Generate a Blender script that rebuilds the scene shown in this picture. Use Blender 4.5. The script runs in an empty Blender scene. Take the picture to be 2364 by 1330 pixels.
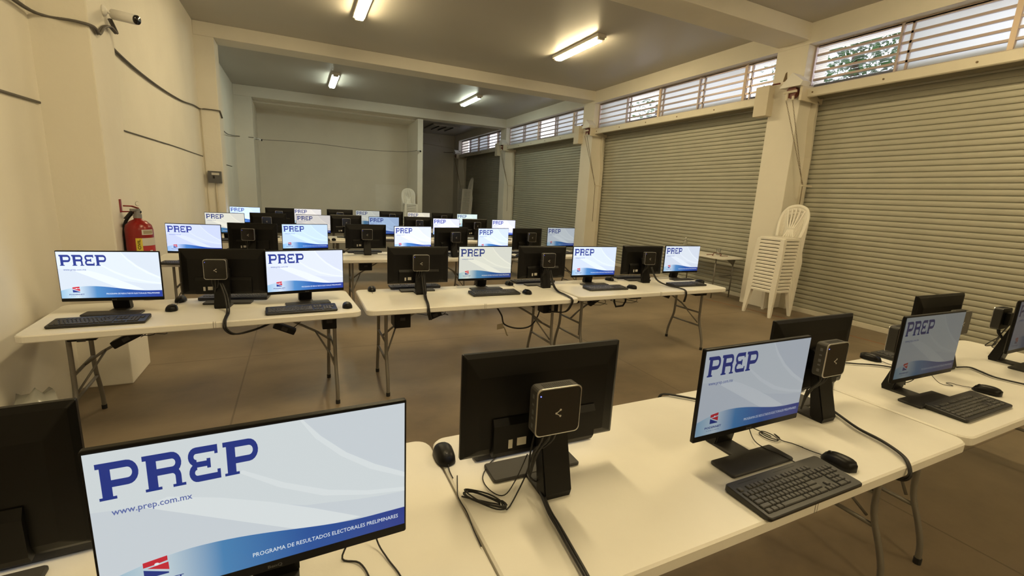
import bpy, bmesh, math, random
from mathutils import Vector, Matrix
random.seed(7)
PI = math.pi
sc = bpy.context.scene
COL = sc.collection

# ------------------------------------------------------------------ camera, world, exposure
CAM_H, F_PX = 1.61, 1036.4
YAW, PITCH, ROLL = (math.radians(a) for a in (25.672, 11.457, 2.963))
fw = Vector((math.sin(YAW)*math.cos(PITCH), math.cos(YAW)*math.cos(PITCH), -math.sin(PITCH)))
x0 = Vector((math.cos(YAW), -math.sin(YAW), 0)); u0 = x0.cross(fw)
cx_ = math.cos(ROLL)*x0 + math.sin(ROLL)*u0
cu_ = -math.sin(ROLL)*x0 + math.cos(ROLL)*u0
cam = bpy.data.cameras.new('camera'); cam.sensor_width = 36; cam.lens = F_PX/2364*36
cam.clip_start = 0.03; cam.clip_end = 200
co = bpy.data.objects.new('camera', cam); COL.objects.link(co)
m3 = Matrix((cx_, cu_, -fw)).transposed()
co.matrix_world = Matrix.Translation((0, 0, CAM_H)) @ m3.to_4x4()
sc.camera = co
w = bpy.data.worlds.new('sky'); sc.world = w; w.use_nodes = True
bg = w.node_tree.nodes['Background']; bg.inputs[0].default_value = (0.93, 0.92, 1.0, 1); bg.inputs[1].default_value = 2.6
vs = sc.view_settings; vs.view_transform = 'Standard'; vs.look = 'None'; vs.exposure = 0.0; vs.gamma = 1.0; vs.use_curve_mapping = False
sc.cycles.max_bounces = 8; sc.cycles.diffuse_bounces = 5; sc.cycles.use_denoising = True
sc.cycles.sample_clamp_indirect = 6.0

# ------------------------------------------------------------------ materials
def mat(name, col, rough=.6, metal=0.0, var=0.0, vscale=4.0, bump=0.0, bscale=60.0, emit=None, estr=1.0, alpha=1.0, spec=.5, trans=0.0):
    m = bpy.data.materials.new(name); m.use_nodes = True
    nt = m.node_tree; b = nt.nodes['Principled BSDF']
    b.inputs['Base Color'].default_value = (*col, 1); b.inputs['Roughness'].default_value = rough
    b.inputs['Metallic'].default_value = metal; b.inputs['Specular IOR Level'].default_value = spec
    if trans: b.inputs['Transmission Weight'].default_value = trans
    if alpha < 1: b.inputs['Alpha'].default_value = alpha
    if var or bump:
        tc = nt.nodes.new('ShaderNodeTexCoord')
    if var:
        n = nt.nodes.new('ShaderNodeTexNoise'); n.inputs['Scale'].default_value = vscale; n.inputs['Detail'].default_value = 6
        nt.links.new(tc.outputs['Object'], n.inputs['Vector'])
        r = nt.nodes.new('ShaderNodeMapRange'); r.inputs['From Min'].default_value = .3; r.inputs['From Max'].default_value = .7
        r.inputs['To Min'].default_value = 1-var; r.inputs['To Max'].default_value = 1+var*.6
        nt.links.new(n.outputs['Fac'], r.inputs['Value'])
        mx = nt.nodes.new('ShaderNodeVectorMath'); mx.operation = 'SCALE'; mx.inputs[0].default_value = col
        nt.links.new(r.outputs[0], mx.inputs['Scale']); nt.links.new(mx.outputs[0], b.inputs['Base Color'])
    if bump:
        n2 = nt.nodes.new('ShaderNodeTexNoise'); n2.inputs['Scale'].default_value = bscale; n2.inputs['Detail'].default_value = 4
        nt.links.new(tc.outputs['Object'], n2.inputs['Vector'])
        bp = nt.nodes.new('ShaderNodeBump'); bp.inputs['Strength'].default_value = bump; bp.inputs['Distance'].default_value = .01
        nt.links.new(n2.outputs['Fac'], bp.inputs['Height']); nt.links.new(bp.outputs[0], b.inputs['Normal'])
    if emit:
        b.inputs['Emission Color'].default_value = (*emit, 1); b.inputs['Emission Strength'].default_value = estr
    return m

def mat_floor():
    m = mat('polished_concrete', (.2, .15, .1), .5, bump=.15, bscale=9)
    nt = m.node_tree; b = nt.nodes['Principled BSDF']; N = nt.nodes.new; L = nt.links.new
    tc = N('ShaderNodeTexCoord')
    n1 = N('ShaderNodeTexNoise'); n1.inputs['Scale'].default_value = .9; n1.inputs['Detail'].default_value = 9; n1.inputs['Roughness'].default_value = .62
    mp = N('ShaderNodeMapping'); mp.inputs['Scale'].default_value = (1, 1.25, 1); L(tc.outputs['Object'], mp.inputs[0]); L(mp.outputs[0], n1.inputs['Vector'])
    cr = N('ShaderNodeValToRGB'); e = cr.color_ramp.elements
    e[0].position = .3; e[0].color = (.13, .10, .066, 1); e[1].position = .72; e[1].color = (.29, .225, .15, 1)
    k = e.new(.5); k.color = (.21, .162, .108, 1); L(n1.outputs['Fac'], cr.inputs[0])
    sp = N('ShaderNodeSeparateXYZ'); L(tc.outputs['Object'], sp.inputs[0])
    masks = []
    for ax, off in (('X', .47), ('Y', -4.7)):
        a = N('ShaderNodeMath'); a.operation = 'ADD'; a.inputs[1].default_value = off; L(sp.outputs[ax], a.inputs[0])
        p = N('ShaderNodeMath'); p.operation = 'PINGPONG'; p.inputs[1].default_value = 1.735; L(a.outputs[0], p.inputs[0])
        g = N('ShaderNodeMath'); g.operation = 'LESS_THAN'; g.inputs[1].default_value = .006; L(p.outputs[0], g.inputs[0]); masks.append(g)
    mx = N('ShaderNodeMath'); mx.operation = 'MAXIMUM'; L(masks[0].outputs[0], mx.inputs[0]); L(masks[1].outputs[0], mx.inputs[1])
    mul = N('ShaderNodeMath'); mul.operation = 'MULTIPLY'; mul.inputs[1].default_value = .6; L(mx.outputs[0], mul.inputs[0])
    mc = N('ShaderNodeMix'); mc.data_type = 'RGBA'; L(mul.outputs[0], mc.inputs[0]); L(cr.outputs[0], mc.inputs[6]); mc.inputs[7].default_value = (.09, .06, .035, 1)
    L(mc.outputs[2], b.inputs['Base Color'])
    r = N('ShaderNodeMapRange'); r.inputs['To Min'].default_value = .35; r.inputs['To Max'].default_value = .62; L(n1.outputs['Fac'], r.inputs['Value']); L(r.outputs[0], b.inputs['Roughness'])
    return m

def mat_screen(name, ca, cb=None, rng=(0, 1)):
    """screen pixels: emission colour times a per-display tint (object colour) that also holds viewing-angle dimming"""
    m = bpy.data.materials.new(name); m.use_nodes = True; nt = m.node_tree; b = nt.nodes['Principled BSDF']; N = nt.nodes.new; L = nt.links.new
    b.inputs['Base Color'].default_value = (.01, .01, .01, 1); b.inputs['Roughness'].default_value = .35
    oi = N('ShaderNodeObjectInfo'); mu = N('ShaderNodeVectorMath'); mu.operation = 'MULTIPLY'; L(oi.outputs['Color'], mu.inputs[0])
    if cb:
        tc = N('ShaderNodeTexCoord'); sp = N('ShaderNodeSeparateXYZ'); L(tc.outputs['Object'], sp.inputs[0])
        r = N('ShaderNodeMapRange'); r.inputs['From Min'].default_value = rng[0]; r.inputs['From Max'].default_value = rng[1]; L(sp.outputs['X'], r.inputs['Value'])
        cr = N('ShaderNodeValToRGB'); el = cr.color_ramp.elements
        for i, (p, c) in enumerate(cb):
            k = el[i] if i < 2 else el.new(p)
            k.position = p; k.color = (*c, 1)
        L(r.outputs[0], cr.inputs[0]); L(cr.outputs[0], mu.inputs[1])
    else:
        mu.inputs[1].default_value = ca
    L(mu.outputs[0], b.inputs['Emission Color']); b.inputs['Emission Strength'].default_value = 1.0
    return m

M = dict(
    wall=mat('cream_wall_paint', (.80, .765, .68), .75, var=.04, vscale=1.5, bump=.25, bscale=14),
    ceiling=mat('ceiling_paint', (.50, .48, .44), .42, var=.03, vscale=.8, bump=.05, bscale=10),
    patch=mat('white_wall_paint', (.83, .80, .73), .8, var=.03),
    floor=mat_floor(),
    red_line=mat('faded_red_paint', (.32, .12, .06), .8, var=.3, vscale=20),
    shutter=mat('galvanized_shutter', (.43, .42, .345), .5, .15, var=.05, vscale=3),
    shutter_trim=mat('shutter_trim_paint', (.66, .62, .52), .5, .1, var=.05),
    header_dark=mat('shutter_drum', (.25, .23, .17), .6),
    winframe=mat('window_aluminium', (.50, .42, .40), .45, .4),
    winpost=mat('window_post', (.72, .58, .46), .6),
    louvre=mat('frosted_louvre_glass', (.80, .85, .88), .5, trans=.75),
    clear=mat('clear_louvre_glass', (.95, .97, 1), .05, trans=1.0),
    leaf=mat('leaf_green', (.05, .13, .03), .6, var=.5, vscale=3),
    bark=mat('tree_bark', (.12, .08, .05), .9),
    table=mat('white_table_plastic', (.82, .80, .74), .42, var=.035, vscale=5, bump=.04, bscale=120),
    tleg=mat('grey_table_steel', (.20, .185, .16), .45, .35),
    rubber=mat('black_rubber', (.012, .012, .012), .7),
    black=mat('black_plastic', (.0042, .0037, .0031), .40, var=.08, vscale=10, spec=.25),
    dark=mat('dark_grey_plastic', (.024, .022, .020), .5, bump=.08, bscale=400),
    keyc=mat('keycap_plastic', (.042, .040, .036), .42),
    keyb=mat('keyboard_plastic', (.013, .012, .011), .42),
    glossy=mat('glossy_black', (.012, .011, .010), .16),
    silver=mat('silver_rim', (.55, .54, .52), .3, .9),
    sticker=mat('white_sticker', (.6, .58, .52), .7),
    logo_grey=mat('grey_logo', (.5, .48, .44), .5),
    logo_dim=mat('dim_logo', (.10, .10, .095), .5),
    led=mat('blue_led', (.05, .05, .8), .4, emit=(.12, .15, 1.0), estr=4),
    green=mat('teal_cable', (.02, .10, .10), .5),
    cable=mat('black_cable', (.012, .011, .010), .5),
    wire_grey=mat('grey_wire', (.12, .11, .10), .6),
    chair=mat('white_chair_plastic', (.82, .79, .72), .4, var=.03, vscale=8),
    red=mat('fire_red', (.24, .006, .005), .28),
    steel=mat('steel', (.30, .29, .28), .4, .6),
    yellow=mat('yellow_label', (.72, .58, .06), .6),
    white=mat('white_plastic', (.80, .79, .76), .45),
    ivory=mat('ivory_plate', (.66, .60, .48), .55),
    brownred=mat('rust_red_paint', (.14, .035, .025), .5),
    chain=mat('old_chain', (.22, .17, .11), .5, .5),
    boxgrey=mat('grey_metal_box', (.12, .12, .12), .5, .3),
    lamp=mat('lamp_housing', (.78, .74, .66), .5),
    lamp_cap=mat('lamp_end_cap', (.6, .57, .5), .5),
    tube_off=mat('dark_tube', (.06, .055, .05), .5),
    lamp_warm=mat('lit_diffuser_warm', (.8, .8, .8), .4, emit=(1.0, .795, .44), estr=104.0),
    lamp_cool=mat('lit_diffuser_cool', (.8, .8, .8), .4, emit=(.90, 1.0, .82), estr=50.0),
    bottle=mat('clear_plastic_bottle', (.9, .92, .92), .08, trans=.95),
    bag=mat('clear_plastic_bag', (.75, .75, .7), .2, trans=.6),
    tag_paper=mat('cardboard_tag', (.35, .30, .2), .8),
    rust=mat('rust_stain', (.16, .11, .06), .9),
)
S = dict(
    base=mat_screen('screen_grey', (.66, .705, .765)), light=mat_screen('screen_light', (.79, .83, .86)), band=mat_screen('screen_band', (.72, .765, .80)),
    wave=mat_screen('screen_blue_wave', None, [(0, (.30, .50, .66)), (.16, (.62, .72, .78)), (.34, (.07, .24, .50)), (.62, (.015, .09, .36)), (1, (.01, .035, .27))], (-.263, .263)),
    ink=mat_screen('screen_letter_blue', (.014, .035, .24)), white=mat_screen('screen_white', (.88, .92, .95)), url=mat_screen('screen_url', (.12, .16, .42)),
    red=mat_screen('screen_red', (.62, .02, .04)), halo=mat_screen('screen_halo', (.66, .75, .79)))

# ------------------------------------------------------------------ mesh helpers
def NB(): return bmesh.new()
def obj(name, bm, m, parent=None, smooth=False, ms=None):
    me = bpy.data.meshes.new(name); bm.to_mesh(me); bm.free()
    for mm in (ms or [m]): me.materials.append(mm)
    if smooth:
        me.polygons.foreach_set('use_smooth', [True]*len(me.polygons))
    o = bpy.data.objects.new(name, me); COL.objects.link(o)
    if parent: o.parent = parent
    return o
def tag(o, label, cat, group=None, kind=None):
    o['label'] = label; o['category'] = cat
    if group: o['group'] = group
    if kind: o['kind'] = kind
    return o
def empty(name, loc, rz=0, label=None, cat=None, group=None):
    o = bpy.data.objects.new(name, None); COL.objects.link(o); o.location = loc; o.rotation_euler = (0, 0, rz); o.empty_display_size = .05
    if label: tag(o, label, cat, group)
    return o
def struct(name, bm, m, parent=None, smooth=False):
    o = obj(name, bm, m, parent, smooth)
    if not parent: o['kind'] = 'structure'
    return o
KIDS = {}
def children(o): return [c for c in bpy.data.objects if c.parent == o]
def dup(root, loc=None, rz=None, label=None, group=None):
    """copies of a thing, its parts and their sub-parts"""
    if root.name not in KIDS:
        KIDS[root.name] = [(c, children(c)) for c in children(root)]
    r = root.copy(); COL.objects.link(r)
    if loc is not None: r.location = loc
    if rz is not None: r.rotation_euler = (0, 0, rz)
    if label: r['label'] = label
    if group: r['group'] = group
    for c, gs in KIDS[root.name]:
        n = c.copy(); COL.objects.link(n); n.parent = r
        for g in gs:
            k = g.copy(); COL.objects.link(k); k.parent = n
    return r
def box(bm, x0, x1, y0, y1, z0, z1, bev=0, mi=0):
    g = bmesh.ops.create_cube(bm, size=1)
    for v in g['verts']:
        v.co = Vector(((x0+x1)/2+v.co.x*(x1-x0), (y0+y1)/2+v.co.y*(y1-y0), (z0+z1)/2+v.co.z*(z1-z0)))
    fs = {f for v in g['verts'] for f in v.link_faces}
    for f in fs: f.material_index = mi
    if bev:
        es = {e for v in g['verts'] for e in v.link_edges}
        bmesh.ops.bevel(bm, geom=list(es), offset=bev, segments=2, affect='EDGES', profile=.6)
def poly(bm, pts, mi=0):
    f = bm.faces.new([bm.verts.new(p) for p in pts]); f.material_index = mi; return f
def rings(bm, rs, closed=True, caps=True, mi=0):
    """loft between rings of points"""
    vs = [[bm.verts.new(p) for p in r] for r in rs]; n = len(vs[0])
    for a, b in zip(vs, vs[1:]):
        for i in range(n if closed else n-1):
            j = (i+1) % n
            bm.faces.new((a[i], a[j], b[j], b[i])).material_index = mi
    if caps and closed:
        bm.faces.new(list(reversed(vs[0]))).material_index = mi; bm.faces.new(vs[-1]).material_index = mi
    return vs
def outline(w, d, r, n=5, cx=0, cy=0):
    r = max(r, 1e-4); p = []
    for sx, sy, a0 in ((1, 1, 0), (-1, 1, 90), (-1, -1, 180), (1, -1, 270)):
        for k in range(n+1):
            a = math.radians(a0+90*k/n)
            p.append((cx+sx*(w/2-r)+r*math.cos(a), cy+sy*(d/2-r)+r*math.sin(a)))
    return p
def slab(bm, w, d, z0, z1, r=.01, ch=.003, cx=0, cy=0, n=5):
    """plate with rounded plan corners and softened edges"""
    o0 = outline(w-2*ch, d-2*ch, max(r-ch, .0005), n, cx, cy); o1 = outline(w, d, r, n, cx, cy)
    rings(bm, [[(x, y, z0) for x, y in o0], [(x, y, z0+ch) for x, y in o1], [(x, y, z1-ch) for x, y in o1], [(x, y, z1) for x, y in o0]])
def prism(bm, pts, axis, a, b, mi=0):
    """extrude a 2-D outline along an axis"""
    def P(p, t):
        return {'x': (t, p[0], p[1]), 'y': (p[0], t, p[1]), 'z': (p[0], p[1], t)}[axis]
    rings(bm, [[P(p, a) for p in pts], [P(p, b) for p in pts]], mi=mi)
def smooth_path(pts, sub=4):
    pts = [Vector(p) for p in pts]
    if len(pts) < 3: return pts
    out = []
    for i in range(len(pts)-1):
        p0 = pts[max(i-1, 0)]; p1 = pts[i]; p2 = pts[i+1]; p3 = pts[min(i+2, len(pts)-1)]
        for k in range(sub):
            t = k/sub
            out.append(.5*((2*p1)+(-p0+p2)*t+(2*p0-5*p1+4*p2-p3)*t*t+(-p0+3*p1-3*p2+p3)*t**3))
    return out+[pts[-1]]
def tube(bm, pts, r, n=8, sub=4, ry=None, up=None, close=True, taper=None):
    pts = smooth_path(pts, sub) if sub > 1 else [Vector(p) for p in pts]
    rs = []; prev = None
    for i, p in enumerate(pts):
        t = (pts[min(i+1, len(pts)-1)]-pts[max(i-1, 0)])
        if t.length < 1e-9: t = Vector((0, 0, 1))
        t.normalize()
        if up is not None:
            s = t.cross(Vector(up))
            if s.length < 1e-4: s = t.orthogonal()
        elif prev is None: s = t.orthogonal()
        else: s = prev - t*prev.dot(t)
        if s.length < 1e-6: s = t.orthogonal()
        s.normalize(); prev = s; q = t.cross(s)
        k = 1 if not taper else taper[0]+(taper[1]-taper[0])*i/(len(pts)-1)
        rs.append([p+(s*math.cos(2*PI*j/n)*r+q*math.sin(2*PI*j/n)*(ry or r))*k for j in range(n)])
    rings(bm, rs)
def lathe(bm, prof, n=20, c=(0, 0)):
    rings(bm, [[(c[0]+max(r, .0004)*math.cos(2*PI*k/n), c[1]+max(r, .0004)*math.sin(2*PI*k/n), z) for k in range(n)] for r, z in prof])
FONT = None
def text_faces(bm, s, size, x, z, y, mi, width=None, bold=0.0):
    """lettering as flat faces on the x-z plane (facing -y), fitted to a width"""
    cu = bpy.data.curves.new('lettering', 'FONT'); cu.body = s; cu.size = size; cu.resolution_u = 2; cu.offset = bold; cu.fill_mode = 'BOTH'
    o = bpy.data.objects.new('lettering', cu); me = bpy.data.meshes.new_from_object(o)
    xs = [v.co.x for v in me.vertices] or [0, 1]
    k = (width/(max(xs)-min(xs))) if width else 1.0
    vs = [bm.verts.new((x+(v.co.x-min(xs))*k, y, z+v.co.y)) for v in me.vertices]
    for p in me.polygons:
        try: bm.faces.new([vs[i] for i in p.vertices]).material_index = mi
        except ValueError: pass
    bpy.data.objects.remove(o); bpy.data.curves.remove(cu); bpy.data.meshes.remove(me)

# ------------------------------------------------------------------ room shell
XL, XR, ZC = -1.55, 7.0, 4.36
Y0, Y1 = -6.2, 21.9
PIL = [(-6.13, -5.63), (-.68, -.18), (4.77, 5.27), (10.22, 10.72), (15.72, 16.22)]
b = NB(); box(b, XL-.2, XR+.7, Y0-.2, Y1+.2, -.12, 0); struct('floor', b, M['floor'])
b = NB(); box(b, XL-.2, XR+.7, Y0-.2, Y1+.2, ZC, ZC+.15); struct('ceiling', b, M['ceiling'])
b = NB(); box(b, XL-.2, XL, Y0-.2, Y1+.2, 0, ZC); struct('wall_left', b, M['wall'])
b = NB(); box(b, XL, XR+.7, Y1, Y1+.2, 0, ZC); struct('wall_end', b, M['wall'])
b = NB(); box(b, XL, XR+.7, Y0-.2, Y0, 0, ZC); struct('wall_back', b, M['wall'])
for i, (a, c) in enumerate(PIL[:4]):
    bb = NB(); box(bb, XL, XR+.15, a, c, 4.125, ZC, .012); o = struct('ceiling_beam', bb, M['wall'])
bb = NB(); box(bb, XL, XR+.15, 15.75, 16.25, 4.06, ZC, .012); struct('ceiling_beam', bb, M['wall'])
for a, c in [(-6.6, -6.12), (-1.16, -.68), (4.29, 4.77), (10.22, 10.7)]:
    bb = NB(); box(bb, XL-.05, -1.24, a, c, 0, 4.125, .01); struct('wall_pillar', bb, M['wall'])
bb = NB(); box(bb, XL-.05, -1.09, 15.75, 17.62, 0, 4.06, .01); struct('wall_pillar', bb, M['wall'])
# right-hand wall: lintel band, pillars, then shutters and louvre windows between them
b = NB(); box(b, XR, XR+.5, Y0, Y1, 4.07, ZC); struct('wall_right', b, M['wall'])
for a, c in PIL + [(21.17, 21.9)]:
    bb = NB(); box(bb, XR, XR+.5, a, c, 0, 4.07, .008); struct('wall_pillar', bb, M['wall'])
# partition at the far bay
b = NB(); box(b, -1.09, 3.78, 17.5, 17.62, 0, 4.0); struct('partition_wall', b, M['wall'])
b = NB(); box(b, -1.09, 3.96, 16.25, 17.62, 4.0, ZC); struct('ceiling_beam', b, M['wall'])
b = NB(); box(b, 3.78, 3.96, 15.85, 17.62, 0, 4.03, .006); struct('partition_post', b, M['wall'])
b = NB(); box(b, 2.62, 3.77, 17.495, 17.5, .9, 1.82); o = struct('trim_1', b, M['patch'])
# red floor line
b = NB()
rl = [(6.5, 5.6), (6.62, 4.9), (6.70, 3.9), (6.72, 3.1), (6.78, 1.0), (6.82, -3)]
for (xa, ya), (xb, yb) in zip(rl, rl[1:]):
    poly(b, [(xa-.012, ya, .0015), (xa+.012, ya, .0015), (xb+.012, yb, .0015), (xb-.012, yb, .0015)])
struct('trim_2', b, M['red_line'])

BAYS = [(-5.63, -.68), (-.18, 4.77), (5.27, 10.22), (10.72, 15.72), (16.22, 21.17)]
def shutter(i, a, c):
    d = empty('door_%d' % i, (XR+.40, (a+c)/2, 0)); d['kind'] = 'structure'; L = (c-a)/2
    # corrugated curtain
    bm = NB(); P = .0733; prof = []
    z = .07; k = 0
    while z < 3.32:
        prof += [(-.004, z), (.013, z+.003), (.013, z+.010), (-.004, z+.013), (-.0085, z+.025), (-.010, z+.043), (-.0085, z+.060), (-.005, z+.0725)]; z += P; k += 1
    prof = [(x, zz) for x, zz in prof]
    rings(bm, [[(x, -L+.02, zz) for x, zz in prof], [(x, L-.02, zz) for x, zz in prof]], closed=False)
    obj('shutter_curtain', bm, M['shutter'], d)
    bm = NB(); box(bm, -.03, .02, -L+.03, L-.03, .0, .075, .006); obj('bottom_bar', bm, M['shutter_trim'], d)
    bm = NB(); rings(bm, [[(-.08+.12*math.cos(t*PI/8), y, 3.44+.12*math.sin(t*PI/8)) for t in range(16)] for y in (-L+.03, L-.03)]); obj('drum', bm, M['header_dark'], d, True)
    for s in (-1, 1):
        bm = NB(); y0, y1 = (L-.10, L-.001) if s > 0 else (-L+.001, -L+.10)
        prism(bm, [(-.06, 0), (-.06, 2.45), (-.10, 2.75), (-.135, 3.0), (-.12, 3.28), (.03, 3.30), (.03, 0)], 'y', y1 if s > 0 else y0, (L-.035) if s > 0 else (-L+.035))
        prism(bm, [(-.06, 0), (-.06, 2.45), (-.10, 2.75), (-.135, 3.0), (-.12, 3.28), (-.09, 3.28), (-.08, 3.0), (-.04, 2.45), (-.03, 0)], 'y', L-.035 if s > 0 else -L+.035, L-.10 if s > 0 else -L+.10)
        bmesh.ops.recalc_face_normals(bm, faces=bm.faces)
        obj('guide_rail', bm, M['shutter_trim'], d)
    # cover strip across the top, with bolts
    bm = NB(); prism(bm, [(-.40, 3.315), (-.40, 3.425), (-.385, 3.435), (.08, 3.435), (.08, 3.39), (-.375, 3.39), (-.375, 3.30), (-.39, 3.305)], 'y', -L-.02, L+.02)
    bmesh.ops.recalc_face_normals(bm, faces=bm.faces)
    hc = obj('cover_strip', bm, M['shutter_trim'], d)
    for t in (-.92, -.55, -.18, .19, .56, .93):
        bm = NB(); rings(bm, [[(xx, t*L+.012*math.cos(q*PI/4), 3.365+.012*math.sin(q*PI/4)) for q in range(8)] for xx in (-.40, -.408)]); bmesh.ops.recalc_face_normals(bm, faces=bm.faces)
        obj('bolt', bm, M['rust'], hc)
    return d
def window(i, a, c):
    wd = empty('window_%d' % i, (XR+.15, (a+c)/2, 3.43)); wd['kind'] = 'structure'; L = (c-a)/2; Hh = .64
    bm = NB(); t = .03
    box(bm, 0, .05, -L, L, 0, t); box(bm, 0, .05, -L, L, Hh-t, Hh); box(bm, 0, .05, -L, -L+t, t, Hh-t); box(bm, 0, .05, L-t, L, t, Hh-t)
    obj('window_frame', bm, M['winframe'], wd)
    # sill closing the space above the shutter
    posts = [L-.05-1.13*k for k in range(0, 5)]
    ys = [-L+t] + [p for p in (L-1.12, L-2.20, L-3.28, L-4.30) if p > -L+.4] + [L-t]; ys = sorted(ys)
    for k, y in enumerate(ys[1:-1]):
        bm = NB(); wide = (k % 2 == 0)
        box(bm, -.01, .05, y-.026 if wide else y-.014, y+.026 if wide else y+.014, t, Hh-t); obj('mullion', bm, M['winpost'] if wide else M['winframe'], wd)
        bm = NB(); box(bm, 0, .04, y-.125, y-.10, t, Hh-t); obj('mullion', bm, M['winframe'], wd)
    for k, (ya, yb) in enumerate(zip(ys, ys[1:])):
        bm = NB(); n = 5
        for j in range(n+1):
            z = t + (Hh-2*t)*j/n
            box(bm, .0, .03, ya+.02, yb-.02, z-.015, z+.015)
        obj('louvre_frame', bm, M['winframe'], wd)
        bm = NB()
        clear = (i + k) % 3 == 0
        for j in range(n):
            z = t + (Hh-2*t)*(j+.5)/n; a_ = math.radians(78 if not clear else 20); hh = .052
            if clear: box(bm, .010, .016, ya+.02, yb-.02, z+.018, z+.045)
            dx, dz = math.cos(a_)*hh, math.sin(a_)*hh
            rings(bm, [[(.03-dx-.002, y, z-dz), (.03-dx+.002, y, z-dz), (.03+dx+.002, y, z+dz), (.03+dx-.002, y, z+dz)] for y in (ya+.02, yb-.02)])
        bmesh.ops.recalc_face_normals(bm, faces=bm.faces)
        obj('louvre_pane', bm, M['clear'] if clear else M['louvre'], wd)
for i, (a, c) in enumerate(BAYS):
    shutter(i+1, a, c); window(i+1, a, c)

# ------------------------------------------------------------------ trees outside the windows
def tree(x, y, zc, r, n, label):
    t = empty('tree', (x, y, 0), 0, label, 'tree', 'trees outside the louvre windows')
    bm = NB(); tube(bm, [(0, 0, 0), (.1, .05, zc*.5), (0, .1, zc)], .16, 8, 3, taper=(1, .5)); obj('trunk', bm, M['bark'], t, True)
    bm = NB()
    for k in range(n):
        d = Vector((random.gauss(0, 1), random.gauss(0, 1), random.gauss(0, 1))).normalized()*r*random.random()**.4
        c = Vector((d.x, d.y*1.3, zc+d.z*.8)); s = random.uniform(.05, .13)
        u = Vector((random.gauss(0, 1), random.gauss(0, 1), random.gauss(0, 1))).normalized(); v = u.orthogonal().normalized()
        poly(bm, [c-u*s, c+v*s*.5, c+u*s, c-v*s*.5])
    obj('foliage', bm, M['leaf'], t)
tree(11.5, 6.6, 5.15, 1.7, 3200, 'green leafy tree seen through the louvres of the window nearer the hanging chains')
tree(12.5, 1.8, 6.0, 1.7, 900, 'sparse green tree outside, seen through the largest louvre window')
tree(12.5, 14.0, 5.3, 1.6, 900, 'green tree outside, seen through the second louvre window from the end wall')

# ------------------------------------------------------------------ ceiling lamps
def lamp_thing(x, y, warm, label):
    t = empty('ceiling_lamp', (x, y, ZC), 0, label, 'lamp', 'tube lamps on the ceiling')
    bm = NB(); slab(bm, .185, 1.52, -.055, 0, .02, .006); obj('housing', bm, M['lamp'], t)
    bm = NB(); o0 = outline(.12, 1.36, .03); o1 = outline(.145, 1.38, .035)
    rings(bm, [[(x_, y_, -.095) for x_, y_ in o0], [(x_, y_, -.07) for x_, y_ in o1], [(x_, y_, -.045) for x_, y_ in o1]])
    obj('diffuser', bm, M['lamp_warm'] if warm else M['lamp_cool'], t, True)
    for s in (-1, 1):
        bm = NB(); box(bm, -.06, .06, s*.725-.032, s*.725+.032, -.09, -.04, .012); obj('end_cap', bm, M['lamp_cap'], t)
for x, y, wm, lb in [(1.01, 7.60, True, 'lit warm tube lamp cut by the top of the picture'), (4.72, 7.60, True, 'lit warm tube lamp above the second louvre window bay, over the tables'),
                     (.97, 13.3, False, 'small lit white tube lamp between the beams on the plaster wall side'), (4.72, 13.3, False, 'lit white tube lamp between the beams on the shutter side'),
                     (1.01, 2.1, True, 'warm tube lamp above the front tables, plaster wall side'), (4.72, 2.1, True, 'warm tube lamp above the front tables, shutter side'),
                     (1.01, -3.4, True, 'warm tube lamp behind the viewer, plaster wall side'), (4.72, -3.4, True, 'warm tube lamp behind the viewer, shutter side')]:
    lamp_thing(x, y, wm, lb)
t = empty('ceiling_lamp', (5.65, 19.4, ZC), 0, 'unlit square ceiling lamp with dark tubes in the far corner bay', 'lamp')
bm = NB(); slab(bm, 1.15, 1.5, -.06, 0, .02, .01); obj('housing', bm, M['ceiling'], t)
for k in (-1, 0, 1):
    bm = NB(); tube(bm, [(k*.3, -.6, -.075), (k*.3, .6, -.075)], .02, 8, 1); obj('lamp_tube', bm, M['tube_off'], t, True)

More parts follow.
